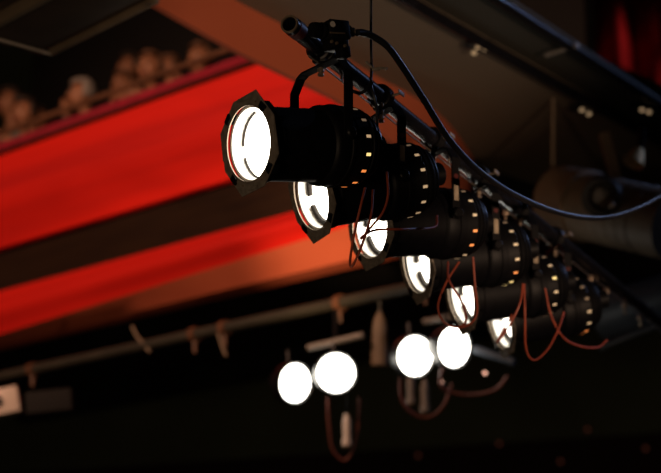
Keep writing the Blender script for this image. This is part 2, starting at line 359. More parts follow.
# one can, built about its pivot; Y = throw direction, X = pivot axis
TILT = R(-10.0, 'X')
SR = 0.098
NEAR = -1 if (Matrix.Rotation(rotz, 4, 'Z') @ Vector((-1, 0, 0))).dot(CAM - ROOT0) > 0 else 1
def make_can():
    root = empty('stage_light', 'x', 'stage light', ROOT0, rotz, 'par can stage lights on the bar')
    # direction of the bar in local coordinates
    inv = Matrix.Rotation(-rotz, 4, 'Z'); ul = (inv @ U.to_4d()).to_3d()
    bm_ = Matrix((ul.cross(Vector((0, 0, 1))), ul, Vector((0, 0, 1)))).transposed().to_4x4(); bm_.translation = (0, 0, PIPE_DZ)
    # housing
    m = MB()
    m.lathe([(0.221, SR - 0.003), (0.221, SR + 0.007), (0.214, SR + 0.007), (0.213, SR), (0.192, SR), (0.190, SR + 0.0035), (0.184, SR + 0.0035), (0.182, SR),
             (0.022, SR), (0.018, SR + 0.006), (0.010, SR + 0.0105), (-0.024, SR + 0.0105), (-0.026, SR + 0.014), (-0.034, SR + 0.014), (-0.036, SR + 0.0105),
             (-0.05, SR + 0.0105), (-0.05, SR + 0.004), (-0.03, SR - 0.004), (0.15, SR - 0.004), (0.172, SR - 0.0035)], TILT, 72, True)
    hs = m.build('housing', M['snoot'], root)
    m = MB(); m.lathe([(0.2215, SR + 0.004), (0.2225, SR + 0.003), (0.2225, SR - 0.0042), (0.172, SR - 0.0042), (0.172, SR - 0.0032), (0.2212, SR - 0.0028)], TILT, 64, True)
    m.build('front_liner', M['liner'], hs)
    # rear cap with stepped ribs
    m = MB()
    pr = [(-0.05, SR + 0.011), (-0.088, SR + 0.011), (-0.092, SR + 0.007), (-0.098, SR + 0.004), (-0.100, SR + 0.008), (-0.106, SR + 0.007), (-0.108, SR), (-0.118, SR - 0.004),
          (-0.120, SR), (-0.126, SR - 0.002), (-0.128, SR - 0.009), (-0.136, SR - 0.014), (-0.138, SR - 0.011), (-0.144, SR - 0.014), (-0.146, SR - 0.022), (-0.156, 0.055), (-0.160, 0.030), (-0.161, 0.0)]
    m.lathe(pr, TILT, 72)
    m.lathe([(-0.05, SR + 0.011), (-0.05, SR + 0.002)], TILT, 72)
    cap = m.build('rear_cap', M['black'], root)
    for k in range(14):
        a = 90 + 360 * k / 14
        m = MB(); m.box((0.0085, 0.015, 0.002), TILT @ R(a, 'Y') @ T(0, -0.079, SR + 0.0108), 0.0009)
        v = m.build('vent_slot', M['leak'], cap); v['slot'] = k  # slot face emits, standing in for lamp light leaking from inside
    m = MB(); m.lathe([(-0.158, 0.034), (-0.20, 0.034), (-0.205, 0.028), (-0.205, 0.0)], TILT, 32)
    m.build('lamp_socket', M['black'], cap)
    # lamp
    m = MB(); m.lathe([(0.186, 0.0), (0.1855, 0.03), (0.184, 0.055), (0.181, 0.075), (0.176, SR - 0.0045), (0.166, SR - 0.0045), (0.160, 0.0)], TILT, 64)
    lp = m.build('lamp', M['glow'], root); lp['label'] = 'glowing white lamp face'
    m = MB()
    for a0, a1, wd in ((100, 171, 0.004), (193, 262, 0.004), (285, 350, 0.004), (10, 80, 0.004)):
        pts = [Vector((0.090 * math.cos(math.radians(a)), 0.188, 0.090 * math.sin(math.radians(a)))) for a in [a0 + (a1 - a0) * k / 14 for k in range(15)]]
        m.tube(pts, 0.0032, 8, TILT)
    m.build('retaining_ring', M['ring'], lp)
    # gel frame, octagonal with a round hole
    m = MB(); th = 0.003; yf = 0.233
    outer = []; inner = []
    corner = [0.141, 0.131, 0.136, 0.131, 0.141, 0.131, 0.136, 0.131]; ROT = -25 * NEAR
    n = 64; cs = []
    for k in range(8):
        a = math.radians(90 + 45 * k + ROT); cs.append(Vector((corner[k] * math.cos(a), 0, corner[k] * math.sin(a))))
    for k in range(n):
        i, f = divmod(k, 8); p = cs[i].lerp(cs[(i + 1) % 8], f / 8)
        outer.append(p); a = math.radians(90 + 360 * k / n + ROT); inner.append(Vector((0.1005 * math.cos(a), 0, 0.1005 * math.sin(a))))
    def V(p, y): return m.bm.verts.new(TILT @ Vector((p.x, y, p.z)))
    O1 = [V(p, yf) for p in outer]; I1 = [V(p, yf) for p in inner]; O2 = [V(p, yf - th) for p in outer]; I2 = [V(p, yf - th) for p in inner]
    for k in range(n):
        j = (k + 1) % n
        for q in ((O1[k], O1[j], I1[j], I1[k]), (O2[k], I2[k], I2[j], O2[j]), (O1[k], O2[k], O2[j], O1[j]), (I1[k], I1[j], I2[j], I2[k])): m.bm.faces.new(q)
    gf = m.build('gel_frame', M['frame'], root, deg=30)
    m = MB(); m.lathe([(0.232, 0.1015), (0.2345, 0.1015), (0.2345, 0.099), (0.232, 0.099)], TILT, 64, True); m.build('aperture_rim', M['edge'], gf)
    for k in range(8):                              # folded tabs and holding clips
        a = math.radians(90 + 45 * k + 22.5); rr = 0.116
        mm = TILT @ R(-(90 + 45 * k + 22.5 + ROT), 'Y')
        if k % 2 == 0:
            m = MB(); m.box((0.008, 0.028, 0.030), mm @ T(0.118, 0.222, 0), 0.001); m.box((0.018, 0.003, 0.026), mm @ T(0.113, 0.2365, 0), 0.001)
            m.box((0.024, 0.003, 0.022), mm @ T(0.107, 0.2085, 0), 0.0008)
            m.build('clip', M['black'], gf)
        else:
            m = MB(); m.box((0.008, 0.004, 0.045), mm @ T(0.117, 0.2345, 0), 0.001); m.build('folded_edge', M['frame'], gf)
    for a in (60, 120, 250, 295, 180):
        m = MB(); m.lathe([(0.2332, 0.0026), (0.236, 0.0022), (0.2365, 0)], TILT @ T(0.112 * math.cos(math.radians(a)), 0, 0.112 * math.sin(math.radians(a))), 10); m.build('rivet', M['edge'], gf)
    # yoke
    m = MB(); X = 0.124; H = 0.222
    m.strip([(-X, 0, -0.016), (-X, 0, H - 0.045), (-X + 0.03, 0, H - 0.008), (-X + 0.05, 0, H), (X - 0.05, 0, H), (X - 0.03, 0, H - 0.008), (X, 0, H - 0.045), (X, 0, -0.016)], 0.0135, 0.005)
    yk = m.build('yoke', M['black'], root, deg=20)
    for sx in (-1, 1):
        m = MB(); mm = T(sx * (X - 0.02), 0, 0) @ R(-90 * sx, 'Z')
        m.lathe([(0, 0.006), (0.024, 0.006), (0.024, 0.013), (0.028, 0.016), (0.036, 0.016), (0.040, 0.012), (0.040, 0)], mm, 20); m.build('tilt_knob', M['black'], yk)
    # clamp: C hook round the pipe, jaw bolt and yoke bolt
    m = MB()
    for off in (-0.011, 0.011):
        pts = [Vector((0.034 * math.cos(math.radians(a)), off, 0.034 * math.sin(math.radians(a)))) for a in range(-80, 231, 14)]
        ring = [(bm_ @ p) for p in pts]
        m.tube([bm_ @ Vector((p.x * 0.92, p.y, p.z * 0.92)) for p in pts], 0.0075, 8)
    m.box((0.040, 0.030, 0.012), bm_ @ T(0, 0, -0.034), 0.002)
    cl = m.build('clamp', M['black'], root)
    m = MB(); m.tube([(0, 0, H - 0.020), (0, 0, H + 0.03)], 0.005, 10); m.lathe([(0, 0.0), (0, 0.010), (0.008, 0.010), (0.008, 0)], T(0, 0, H - 0.014) @ R(90, 'X'), 6)
    m.lathe([(0, 0.0), (0, 0.009), (0.006, 0.009), (0.006, 0)], T(0, 0, H - 0.026) @ R(90, 'X'), 6); m.build('yoke_bolt', M['edge'], cl)
    m = MB(); m.tube([bm_ @ Vector((0.020, 0, 0.0)), bm_ @ Vector((0.066, 0, 0.004))], 0.004, 8)
    m.box((0.004, 0.042, 0.012), bm_ @ T(0.064, 0, 0.004), 0.001); m.build('wing_bolt', M['frame'], cl)
    return root
can0 = make_can()
labels = [
 'largest black can stage light, nearest, its whole lit octagonal front in view',
 'black can stage light directly behind the largest can, upper half of its front hidden',
 'black can stage light third along the bar, thin looping cords hanging across its lit front',
 'black can stage light fourth along the bar, H-shaped dark marks on its lit front',
 'black can stage light fifth along the bar, a cord looping just below its lit front',
 'farthest and smallest black can stage light, sixth at the dim end of the bar']
cans = [can0]
can0['label'] = labels[0]
for i in range(1, 6):
    c = copy_tree(can0, None, labels[i]); cans.append(c)
# a broader spring ring, as the cans after the first one have
m = MB()
for a0, a1 in ((100, 172), (201, 250), (290, 350), (10, 80)):
    m.tube([Vector((0.086 * math.cos(math.radians(a)), 0.189, 0.086 * math.sin(math.radians(a)))) for a in [a0 + (a1 - a0) * k / 14 for k in range(15)]], 0.0085, 8, TILT)
wide = m.build('retaining_ring', M['ring'], can0); wide_me = wide.data; bpy.data.objects.remove(wide)
# vents from the top of the near side downwards: d dim, b beige, y bright, r orange
VENT = ['dddbyrr', 'ddbbbbb', 'ddbbrrb', 'ddbbbry', 'ddbybbd', 'ddddbbr']
DROOP = [-0.6, 6.0, -1.0, 1.5, 2.0, 5.0]
YAW = [0, 10, 7, 16, 17, 22]
LIFT = [-0.002, 0.010, -0.002, 0, -0.018, -0.006]
kids = lambda o: [k for k in C.objects if k.parent == o]
for i, c in enumerate(cans):
    c.location = ROOT0 + U * (STEP * i)
    for k in kids(c):
        if k.name.split('.')[0] in ('housing', 'rear_cap', 'lamp', 'gel_frame'): k.rotation_euler = (math.radians(-DROOP[i]), 0, 0); k.location.z = LIFT[i]
        if k.name.startswith('clamp'): k.rotation_euler = (0, 0, math.radians(YAW[i]))
    c.rotation_euler = (0, 0, rotz - math.radians(YAW[i]))
    for k in kids(c):
        if k.name.startswith('lamp') and i:
            for q in kids(k): q.data = wide_me
        if k.name.startswith('rear_cap'):
            for q in kids(k):
                if 'slot' not in q: continue
                a = 90 + 360 * q['slot'] / 14; ra = math.radians(a); del q['slot']
                z = math.cos(ra); x = math.sin(ra)
                el = math.degrees(math.atan2(z, abs(x) + 1e-6))        # height of the slot on its side
                n_ = int(round((77 - el) / 25.7)) if True else 0
                ch = VENT[i][max(0, min(6, n_))]
                q.material_slots[0].link = 'OBJECT'
                q.material_slots[0].material = M[{'d': 'leakd', 'b': 'leak', 'y': 'leaky', 'r': 'leakr'}[ch]]
                if ch == 'r': q['label'] = 'orange glowing vent slot'
                if ch == 'y': q['label'] = 'bright yellow vent slot'
        if k.name.startswith('yoke') and i:
            sx = NEAR
            m = MB(); m.box((0.001, 0.016, 0.048), T(sx * 0.1271, 0, 0.065), 0.0004); m.build('paper_label', M['label'], k)['label'] = 'pale paper label'
            m = MB(); m.lathe([(0, 0.0), (0, 0.008), (0.001, 0.008), (0.001, 0)], T(sx * 0.1266, 0, 0.118) @ R(-90 * sx, 'Z'), 16); m.build('sticker', M['redtape'], k)['label'] = 'dark red round sticker'

# ------------------------------------------------------------------ connector box, big cable
jb = empty('junction_box', 'black multi-way connector box with a white dot clamped on top of the bar end', 'junction box', pl(0.0, PR))
def jw(x, y, Z): return P(x, y, Z) - jb.location
mt = axis_mtx(jw(314, 28.5, 4.62), jw(360, 33, 4.70))
m = MB(); m.box((0.055, 0.062, 0.052), mt @ T(0, 0.064, -0.004), 0.005); m.box((0.05, 0.05, 0.030), mt @ T(0, 0.062, -0.038), 0.004); m.box((0.03, 0.03, 0.03), mt @ T(0.01, 0.075, -0.062), 0.003)
m.build('box_body', M['black'], jb)
m = MB(); m.lathe([(-0.008, 0.0), (-0.008, 0.019), (0.0, 0.021), (0.012, 0.021), (0.013, 0.018), (0.02, 0.018), (0.021, 0.022), (0.027, 0.022), (0.028, 0.017), (0.036, 0.017)], mt @ T(0, 0, -0.004), 24); m.build('inlet_socket', M['black'], jb)
m = MB(); m.lathe([(0.094, 0.014), (0.1, 0.014), (0.101, 0.017), (0.109, 0.017), (0.110, 0.0125), (0.122, 0.0125), (0.122, 0)], mt, 24)
m.build('cable_gland', M['frame'], jb)
m = MB(); m.lathe([(0, 0), (0, 0.008), (0.0012, 0.008), (0.0012, 0)], mt @ T(-0.0, 0.040, 0.006) @ T(0.028, 0, 0) @ R(-90, 'Z'), 20); m.build('round_sticker', M['white'], jb)['label'] = 'small white round sticker'
m = MB(); m.tube([mt @ Vector((0.029, 0.028, -0.018)), mt @ Vector((0.029, 0.075, -0.016))], 0.0022, 8)
for q in (0.03, 0.045, 0.07): m.lathe([(0, 0), (0, 0.0045), (0.006, 0.004), (0.006, 0)], mt @ T(0.027, q, -0.036 - q * 0.2) @ R(-90, 'Z'), 6)
m.build('latch', M['edge'], jb)['label'] = 'bare steel latch rod and screws'
m = MB(); m.lathe([(-0.012, PR + 0.001), (-0.012, PR + 0.005), (0.012, PR + 0.005), (0.012, PR + 0.001)], axis_mtx(pl(0.02) - jb.location, pl(1) - jb.location), 24, True); m.build('pipe_strap', M['black'], jb)

def cable(name, px, r, m_, label, cat='cable', n=10, group=None):
    mb = MB(); mb.tube(cr(path_world(px), 12), r, n)
    return tag(mb.build(name, m_), label, cat, group)
cable('power_cable', [(357, 32.5, 4.69), (364, 33, 4.71), (374, 37, 4.73), (388, 47, 4.75), (402, 66, 4.8), (424, 100, 4.9), (448, 138, 5.0), (478, 170, 5.15), (515, 195, 5.35), (560, 213, 5.6), (600, 218, 5.8), (635, 209, 6.0), (665, 193, 6.2), (700, 168, 6.4)], 0.0095, M['rubber'],
      'thick black cable swooping from the connector box along the bar to the right edge')
cable('hanging_line', [(371, -30, 4.86), (371, 40, 4.86), (371.5, 66, 4.86)], 0.0036, M['rubber'], 'taut black line dropping vertically onto the bar beside the connector box', 'line')
cable('safety_cable', [(372, 66, 4.84), (371, 84, 4.82), (374.5, 98, 4.81), (377, 112, 4.82), (377, 134, 4.84), (376, 148, 4.86)], 0.0042, M['rubber'], 'thin black safety cable curving down behind the largest can', 'cable')
cable('hanging_line', [(553, 60, 8.9), (553, 140, 8.95), (552.5, 216, 9.0)], 0.010, M['beige'], 'blurred brown vertical line hanging below the gallery rail', 'line')
# spare wing clamp by the first can
sp = empty('shackle', 'small steel shackle with wing nut and dangling screws beside the taut line', 'shackle', P(366, 62, 4.84)); 
m = MB(); m.tube([P(x, y, z) - sp.location for x, y, z in ((366, 62, 4.84), (374, 69, 4.83), (379, 68, 4.82), (387, 68.5, 4.81))], 0.0035, 8); m.box((0.022, 0.004, 0.009), T(*(P(376, 69, 4.82) - sp.location)), 0.001); m.build('wing_nut', M['frame'], sp)
m = MB(); m.tube(cr([P(x, y, z) - sp.location for x, y, z in ((352, 91, 4.80), (360, 93, 4.80), (367, 89, 4.80), (372, 82, 4.81))], 6), 0.005, 8); m.build('bow', M['black'], sp)
m = MB()
for x, y in ((382, 105), (382, 112)): m.sphere(0.0048, T(*(P(x, y, 4.85) - sp.location)), (1, 1, 1.5), 10, 6)
m.build('screw', M['edge'], sp)

# thin red-brown cords of the cans
G = 'thin red-brown cords under the cans'
cords = [
 ([(365, 188, 4.86), (361, 205, 4.82), (354, 235, 4.82), (350, 262, 4.84), (353, 265, 4.84), (362, 245, 4.85), (371, 215, 4.88), (373, 190, 4.92)], 'red-brown cord looping down from the largest can in a narrow V'),
 ([(387, 172, 4.95), (388, 195, 4.9), (383, 212, 4.88), (372, 226, 4.88), (362, 238, 4.88), (363, 236, 4.9), (376, 230, 4.92), (405, 229, 4.96), (434, 227, 5.18), (437, 216, 5.28)], 'red-brown cord crossing the third lit front and running back to the second can'),
 ([(448, 262, 5.46), (449, 280, 5.4), (461, 300, 5.4), (466, 320, 5.42), (458, 327, 5.44), (444, 322, 5.44), (438, 306, 5.46), (446, 283, 5.5), (459, 262, 5.55)], 'red-brown cord making a round loop below the fourth and fifth lit fronts'),
 ([(473, 257, 5.5), (475, 285, 5.5), (477, 312, 5.52), (470, 324, 5.52), (458, 328, 5.52)], 'red-brown cord dropping straight down beside the fifth lit front'),
 ([(523, 284, 5.84), (520, 303, 5.8), (509, 326, 5.8), (497, 342, 5.82), (512, 315, 5.9)], 'short red-brown cord slanting down to the sixth lit front'),
 ([(524, 284, 5.86), (525, 315, 5.84), (526, 348, 5.88), (534, 360, 5.92), (547, 350, 5.98), (558, 330, 6.05), (564, 312, 6.12)], 'red-brown cord sagging in a U under the fifth can'),
 ([(545, 288, 6.05), (551, 315, 6.05), (563, 337, 6.1), (580, 346, 6.2), (598, 347, 6.3), (607, 340, 6.35)], 'red-brown cord curving right under the sixth can')]
for px, lb in cords: cable('lamp_cord', px, 0.0035, M['cord'], lb, 'cord', 8, G)

# ------------------------------------------------------------------ box fixture at upper left
zf = CAM.z + 2.55
a, b, c = onz(12, 28, zf), onz(50, 55, zf), onz(157, 2, zf)
ex = (c - b); LX = ex.length; ex.normalize(); LY = (a - b).length; ey = (a - b).normalized()
ey = (ey - ex * ey.dot(ex)).normalized()
fx = empty('flood_fixture', 'dark rectangular flood fixture seen from below at the upper left corner', 'fixture', b + Vector((0, 0, 0.0)))
fm = Matrix((ex, ey, Vector((0, 0, 1)))).transposed().to_4x4()
if fm.determinant() < 0: pass
LXX = LX * 1.0; W = LY * 2.6
m = MB(); m.box((LXX, LY - 0.03, 0.10), fm @ T(LXX/2, LY/2 + 0.01, 0.062), 0.006); m.build('body', M['case'], fx)
m = MB(); m.box((LXX, 0.022, 0.03), fm @ T(LXX/2, 0.0, 0.012), 0.003); m.build('front_rim', M['beige'], fx)
m = MB(); m.box((0.008, LY, 0.012), fm @ T(0.012, LY/2, 0.0), 0.002); m.build('end_rim', M['cream'], fx)['label'] = 'pale worn end edge'
for k in range(2):
    m = MB(); m.box((0.05, LY * 0.38, 0.05), fm @ T(-0.022 - 0.004*k, LY * (0.25 + 0.47 * k), 0.03), 0.006); m.build('hinge_block', M['black'], fx)
m = MB(); m.box((LXX * 1.0, 0.03, 0.05), fm @ T(LXX/2, LY + 0.015, 0.02), 0.004); m.build('back_rim', M['beige'], fx)
m = MB(); m.box((LXX * 1.1, 0.16, 0.05), fm @ T(LXX/2 - 0.05, LY + 0.13, 0.10), 0.004); m.build('side_wing', M['case'], fx)
m = MB(); m.box((0.03, 0.24, 0.06), fm @ T(-0.06, LY + 0.12, 0.05), 0.004); m.build('bracket', M['frame'], fx)
m = MB(); m.lathe([(0, 0), (0, 0.012), (0.006, 0.010), (0.006, 0)], fm @ T(LXX - 0.03, 0.02, -0.006) @ R(90, 'X'), 12); m.build('corner_screw', M['edge'], fx)
m = MB()
for q in (0.2, 0.8): m.tube([(fm @ Vector((LXX*q, LY/2, 0.10))), (fm @ Vector((LXX*q, LY/2, 1.2)))], 0.01, 8)
m.build('hanging_rods', M['black'], fx)

# ------------------------------------------------------------------ gallery rails and brackets
def pipe_between(name, a, b, r, m_, label, cat):
    mb = MB(); mb.tube([a, b], r, 14); return tag(mb.build(name, m_), label, cat)
dz = Vector((0, 0, -0.03))
pipe_between('gallery_rail', rail_a[0] + dz, rail_a[-1] + dz, 0.026, M['pipe'], 'dark steel rail under the gallery edge, nearer the lights', 'rail')
pipe_between('gallery_rail', rail_b[0] + dz, rail_b[-1] + dz, 0.020, M['pipe'], 'dark steel rail at the outer gallery edge, below the red curtain', 'rail')
pipe_between('brace', onz(546, 55, CZ - 0.03), onz(578, 45, CZ - 0.03), 0.010, M['grey'], 'slanted thin brace between the two gallery rails', 'brace')
pipe_between('brace', P(529, 28, 8.5), P(529, 54, 8.5), 0.012, M['grey'], 'short upright brace on the nearer gallery rail', 'brace')
def hook(px, label):
    t = empty('ceiling_lamp', label, 'lamp', onz(px[0][0], px[0][1], CZ - 0.03))
    m = MB(); m.box((0.12, 0.06, 0.03), T(0, 0, 0.013), 0.006); m.build('mount', M['black'], t)
    for x, y in px:
        q = onz(x, y, CZ - 0.045) - t.location
        m = MB(); m.sphere(0.012, T(*q), (1, 1, 0.8), 12, 8); m.build('bulb', M['dimamber'], t)
hook([(478, 47), (485, 49), (474, 53)], 'tiny lit triple lamp on the brown gallery ceiling above the swooping cable')
hook([(582, 110), (589, 114)], 'tiny lit double lamp near the far end of the nearer gallery rail')
hook([(642, 110), (649, 112)], 'tiny lit double lamp between the rails near the right edge')

# ------------------------------------------------------------------ red curtain, upper right
m = MB(); cb = P(560, 120, 14.0); xs0, xs1 = P(540, 50, 14.0).x, P(740, 50, 14.0).x
cols = []
n = 120; zt0, zt1 = P(600, 190, 14).z, P(600, -60, 14).z; yb = cb.y
for i in range(n + 1):
    x = xs0 + (xs1 - xs0) * i / n
    fx_ = (x - P(620, 50, 14.0).x) / 0.29
    y = yb - 0.11 * math.cos(2 * PI * fx_) - 0.02 * math.sin(5.3 * fx_)
    cols.append([m.bm.verts.new((x, y + 0.02 * math.sin(j * 0.9 + fx_), zt0 + (zt1 - zt0) * j / 10)) for j in range(11)] )
for A_, B_ in zip(cols, cols[1:]):
    for j in range(10): m.bm.faces.new((A_[j], B_[j], B_[j+1], A_[j+1]))
cu = m.build('stage_curtain', M['curtain']); tag(cu, 'red velvet curtain in deep folds at the upper right corner', 'curtain')
so = cu.modifiers.new('thickness', 'SOLIDIFY'); so.thickness = 0.01

# ------------------------------------------------------------------ profile spotlight at right
ps = empty('profile_spotlight', 'beige barrel profile spotlight with a dark collar behind the swooping cable', 'spotlight', P(600, 240, 8.8))
def pw(x, y, Z): return P(x, y, Z) - ps.location
mt = axis_mtx(pw(556, 199, 8.9), pw(690, 230, 8.2))
m = MB(); m.lathe([(0, 0), (0, 0.14), (0.01, 0.165), (0.03, 0.172), (0.20, 0.175), (0.21, 0.18), (0.22, 0.18), (0.225, 0.165), (0.8, 0.16), (0.8, 0)], mt, 40)
for k in range(6): m.lathe([(0.28 + k*0.07, 0.16), (0.285 + k*0.07, 0.166), (0.29 + k*0.07, 0.16)], mt, 40)
m.build('barrel', M['beige'], ps)
mt2 = axis_mtx(pw(603, 197, 8.45), pw(598, 199, 8.25))
m = MB(); m.lathe([(0, 0.05), (0, 0.10), (0.11, 0.09), (0.11, 0.06), (0.02, 0.05)], mt2, 32, True); m.build('focus_collar', M['black'], ps)['label'] = 'black round collar'
m = MB(); m.lathe([(0.01, 0), (0.012, 0.04), (0.0, 0.055)], mt2, 24); m.build('focus_lens', M['grey'], ps)
for x, y in ((612, 205), (640, 197)):
    m = MB(); m.sphere(0.016, T(*pw(x, y, 8.3)), (1, 1, 1), 12, 8); m.build('lock_knob', M['edge'], ps)
m = MB(); m.tube([pw(604, 134, 8.7), pw(618, 186, 8.6)], 0.035, 4); m.build('hanging_arm', M['beige'], ps)
bl = empty('reflector_lamp', 'small brass reflector lamp beside the hanging arm at the right edge', 'lamp', P(633, 178, 8.7))
m = MB(); m.lathe([(0, 0.018), (0.02, 0.03), (0.09, 0.055), (0.092, 0.052), (0.02, 0.026)], axis_mtx(P(640, 148, 8.7) - bl.location, P(629, 172, 8.65) - bl.location), 24); m.build('reflector', M['brass'], bl)
m = MB(); m.tube([P(642, 128, 8.7) - bl.location, P(640, 150, 8.7) - bl.location], 0.02, 10); m.build('lamp_neck', M['black'], bl)
dk = empty('barrel_lamp', 'dark blue-grey barrel lamp at the right edge below the beige spotlight', 'lamp', P(640, 345, 8.9))
def dw(x, y, Z): return P(x, y, Z) - dk.location
mt = axis_mtx(dw(602, 318, 9.0), dw(720, 284, 8.6))
m = MB(); m.lathe([(0, 0), (0, 0.105), (0.012, 0.12), (0.6, 0.125), (0.6, 0)], mt, 36); m.build('barrel', M['bluegrey'], dk)
m = MB(); m.tube([dw(600, 350, 8.85), dw(610, 344, 8.85), dw(720, 303, 8.5)], 0.014, 10); m.build('side_bar', M['bluegrey'], dk)
def s_at(x):                                         # distance along the bar seen at pixel column x
    lo, hi = 0.0, Lx
    for _ in range(40):
        mid = (lo + hi) / 2; q = pl(mid) - CAM
        if 330.5 + F * q.dot(rt) / q.dot(fw) < x: lo = mid
        else: hi = mid
    return lo
for x in (505, 566, 590, 606, 624, 640):
    o_ = pl(s_at(x), -0.052) - BO
    m = MB(); m.box((0.020, 0.018, 0.026), T(*o_), 0.003); m.box((0.010, 0.010, 0.03), T(*(o_ - Vector((0, 0, 0.026)))), 0.002)
    m.build('cable_clip', M['edge'], bar)

# ------------------------------------------------------------------ rear pipe with twin lamps
pc = P(335, 304, 9.2)
def rp(x):                                           # point of the rear pipe seen at pixel column x
    s0, s1 = -6.0, 8.0
    for _ in range(40):
        s = (s0 + s1) / 2; q = pc + UB * s - CAM
        px = 330.5 + F * q.dot(rt) / q.dot(fw)
        if px > x: s0 = s
        else: s1 = s
    return pc + UB * s
rpo = empty('rear_pipe', 'long blurred olive-grey pipe crossing below the balcony, carrying the round lamps', 'pipe', pc)
m = MB(); m.tube([rp(-60) - pc, rp(500) - pc], 0.030, 16); m.build('tube', M['olive'], rpo)
for x in (33, 195, 225, 340, 425):
    q = rp(x) - pc; mtc = axis_mtx(q, q + UB)
    m = MB(); m.lathe([(-0.02, 0.031), (-0.02, 0.042), (0.02, 0.042), (0.02, 0.031)], mtc, 20, True); m.box((0.02, 0.02, 0.09), T(*(q - Vector((0, 0, 0.06)))), 0.003); m.build('pipe_clamp', M['railwood'], rpo)
for k, (pts, lb) in enumerate([([(132, 326), (137, 336), (146, 347), (150, 352)], 'pale wire end curling off the rear pipe left of the round lamps'), ([(218, 332), (222, 345), (226, 356)], 'pale wire end hanging at a clamp of the rear pipe')]):
    cable('wire', [(x, y, (rp(x) - CAM).dot(fw) - 0.03) for x, y in pts], 0.008, M['beige'], lb, 'wire')
DISC = 0.094
def twin(c1, c2, Z1, Z2, bar1, bar2, label, faces):
    t = empty('twin_lamp', label, 'lamp', (P(*c1, Z1) + P(*c2, Z2)) / 2)
    o = t.location
    for (c_, Z_, fc) in ((c1, Z1, faces[0]), (c2, Z2, faces[1])):
        p = P(*c_, Z_); d = (Matrix.Rotation(math.radians(fc), 4, 'Z') @ (CAM - p).to_4d()).to_3d().normalized()
        mt = axis_mtx(p - o, p - o + d)
        m = MB(); m.lathe([(-0.001, DISC - 0.002), (0.012, DISC + 0.006), (0.010, DISC + 0.010), (-0.06, DISC + 0.008), (-0.12, 0.06), (-0.16, 0.045), (-0.17, 0)], mt, 40)
        sh = m.build('lamp_shell', M['black'], t)
        m = MB(); m.lathe([(0.004, 0), (0.003, DISC * 0.6), (0.0, DISC)], mt, 40); g = m.build('lit_glass', M['glow2'], sh); g['label'] = 'glowing round glass'
        m = MB(); m.tube([p - o + Vector((0, 0, DISC)) - d * 0.05, p - o + Vector((0, 0, DISC + 0.07)) - d * 0.06], 0.012, 8); m.build('stem', M['black'], t)
    m = MB(); m.tube([P(*bar1) - o, P(*bar2) - o], 0.017, 12); m.build('cross_bar', M['grey'], t)['label'] = 'pale cross bar'
    mid = (P(*bar1) + P(*bar2)) / 2; xm = (bar1[0] + bar2[0]) / 2
    m = MB(); m.tube([mid - o, rp(xm) - o], 0.012, 8); m.build('hanger', M['black'], t)
    return t
twin((295, 383), (336, 373), 9.0, 8.9, (308, 348, 9.05), (363, 335, 8.95), 'twin round white lamps on the rear pipe, the left pair', (38, 12))
tw2 = twin((415, 356), (454, 347), 8.7, 8.6, (424, 322, 8.75), (492, 309, 8.6), 'twin round white lamps on the rear pipe, the right pair under the small cans', (30, 40))
cable('lamp_cord', [(328, 398, 9.0), (329, 425, 9.0), (333, 450, 9.0), (346, 460, 9.0), (356, 440, 9.0), (360, 398, 9.0)], 0.008, M['dcord'], 'blurred red-brown cord hanging in a U under the left pair of round lamps', 'cord')
cable('lamp_cord', [(400, 378, 8.7), (402, 400, 8.7), (414, 414, 8.7), (430, 417, 8.7), (444, 405, 8.7), (452, 384, 8.7)], 0.008, M['dcord'], 'blurred red-brown cord hanging in a U under the right pair of round lamps', 'cord')
cable('lamp_cord', [(444, 364, 8.62), (440, 382, 8.6), (448, 391, 8.6), (470, 395, 8.6), (495, 390, 8.6), (508, 376, 8.6)], 0.008, M['dcord'], 'blurred red-brown cord sagging to the right past the small pink lamp dots', 'cord')
for k, (x, lb) in enumerate([(347, 'steel cable connector hanging in the cord under the left pair of round lamps'), (411, 'left of two dim steel connectors hanging under the right pair of round lamps'), (425, 'right of two dim steel connectors hanging under the right pair of round lamps')]):
    y0 = (412, 370, 378)[k]
    t = empty('cable_connector', lb, 'connector', P(x, y0 + 34, 8.95))
    m = MB(); m.lathe([(0, 0), (0, 0.024), (0.03, 0.026), (0.035, 0.020), (0.13, 0.022), (0.135, 0.016), (0.16, 0.014), (0.16, 0)], R(90, 'X') , 20); m.build('shell', M['grey'] if k else M['cream'], t)
    m = MB(); m.lathe([(-0.008, 0), (-0.008, 0.018), (0, 0.024), (0, 0)], R(90, 'X'), 16); m.build('tip', M['edge'], t)
    m = MB(); m.tube([(0, 0, 0.155), (0.0, 0, 0.36 if k else 0.32)], 0.005, 8); m.build('tail', M['black'], t)
for x, y in ((441, 382), (485, 373)):
    q = P(x, y, 8.9) - tw2.location
    m = MB(); m.sphere(0.0085, T(*q)); m.build('indicator_light', M['dimled'], tw2)['label'] = 'tiny pink light'
m = MB(); m.tube([P(474, 349, 8.6) - tw2.location, P(514, 362, 8.5) - tw2.location], 0.02, 12); m.build('side_arm', M['bluegrey'], tw2)
t = empty('hanging_canister', 'grey tapered canister hanging between the two pairs of round lamps', 'canister', P(380, 366, 8.99))
m = MB(); m.lathe([(0, 0), (0, 0.042), (0.02, 0.046), (0.20, 0.036), (0.235, 0.030), (0.275, 0.012), (0.28, 0)], R(90, 'X'), 28); m.build('body', M['beige'], t)
m = MB(); m.tube([(0, 0, 0.27), (0, 0, 0.365)], 0.006, 8); m.build('hook', M['grey'], t)
t = empty('wall_box', 'cream box with a dark knob at the left edge, dark case beside it', 'box', P(8, 416, 10.5))
m = MB(); m.box((0.19, 0.10, 0.155), R(-12, 'Y') @ T(-0.01, 0, 0.085), 0.01); m.build('case', M['cream'], t)
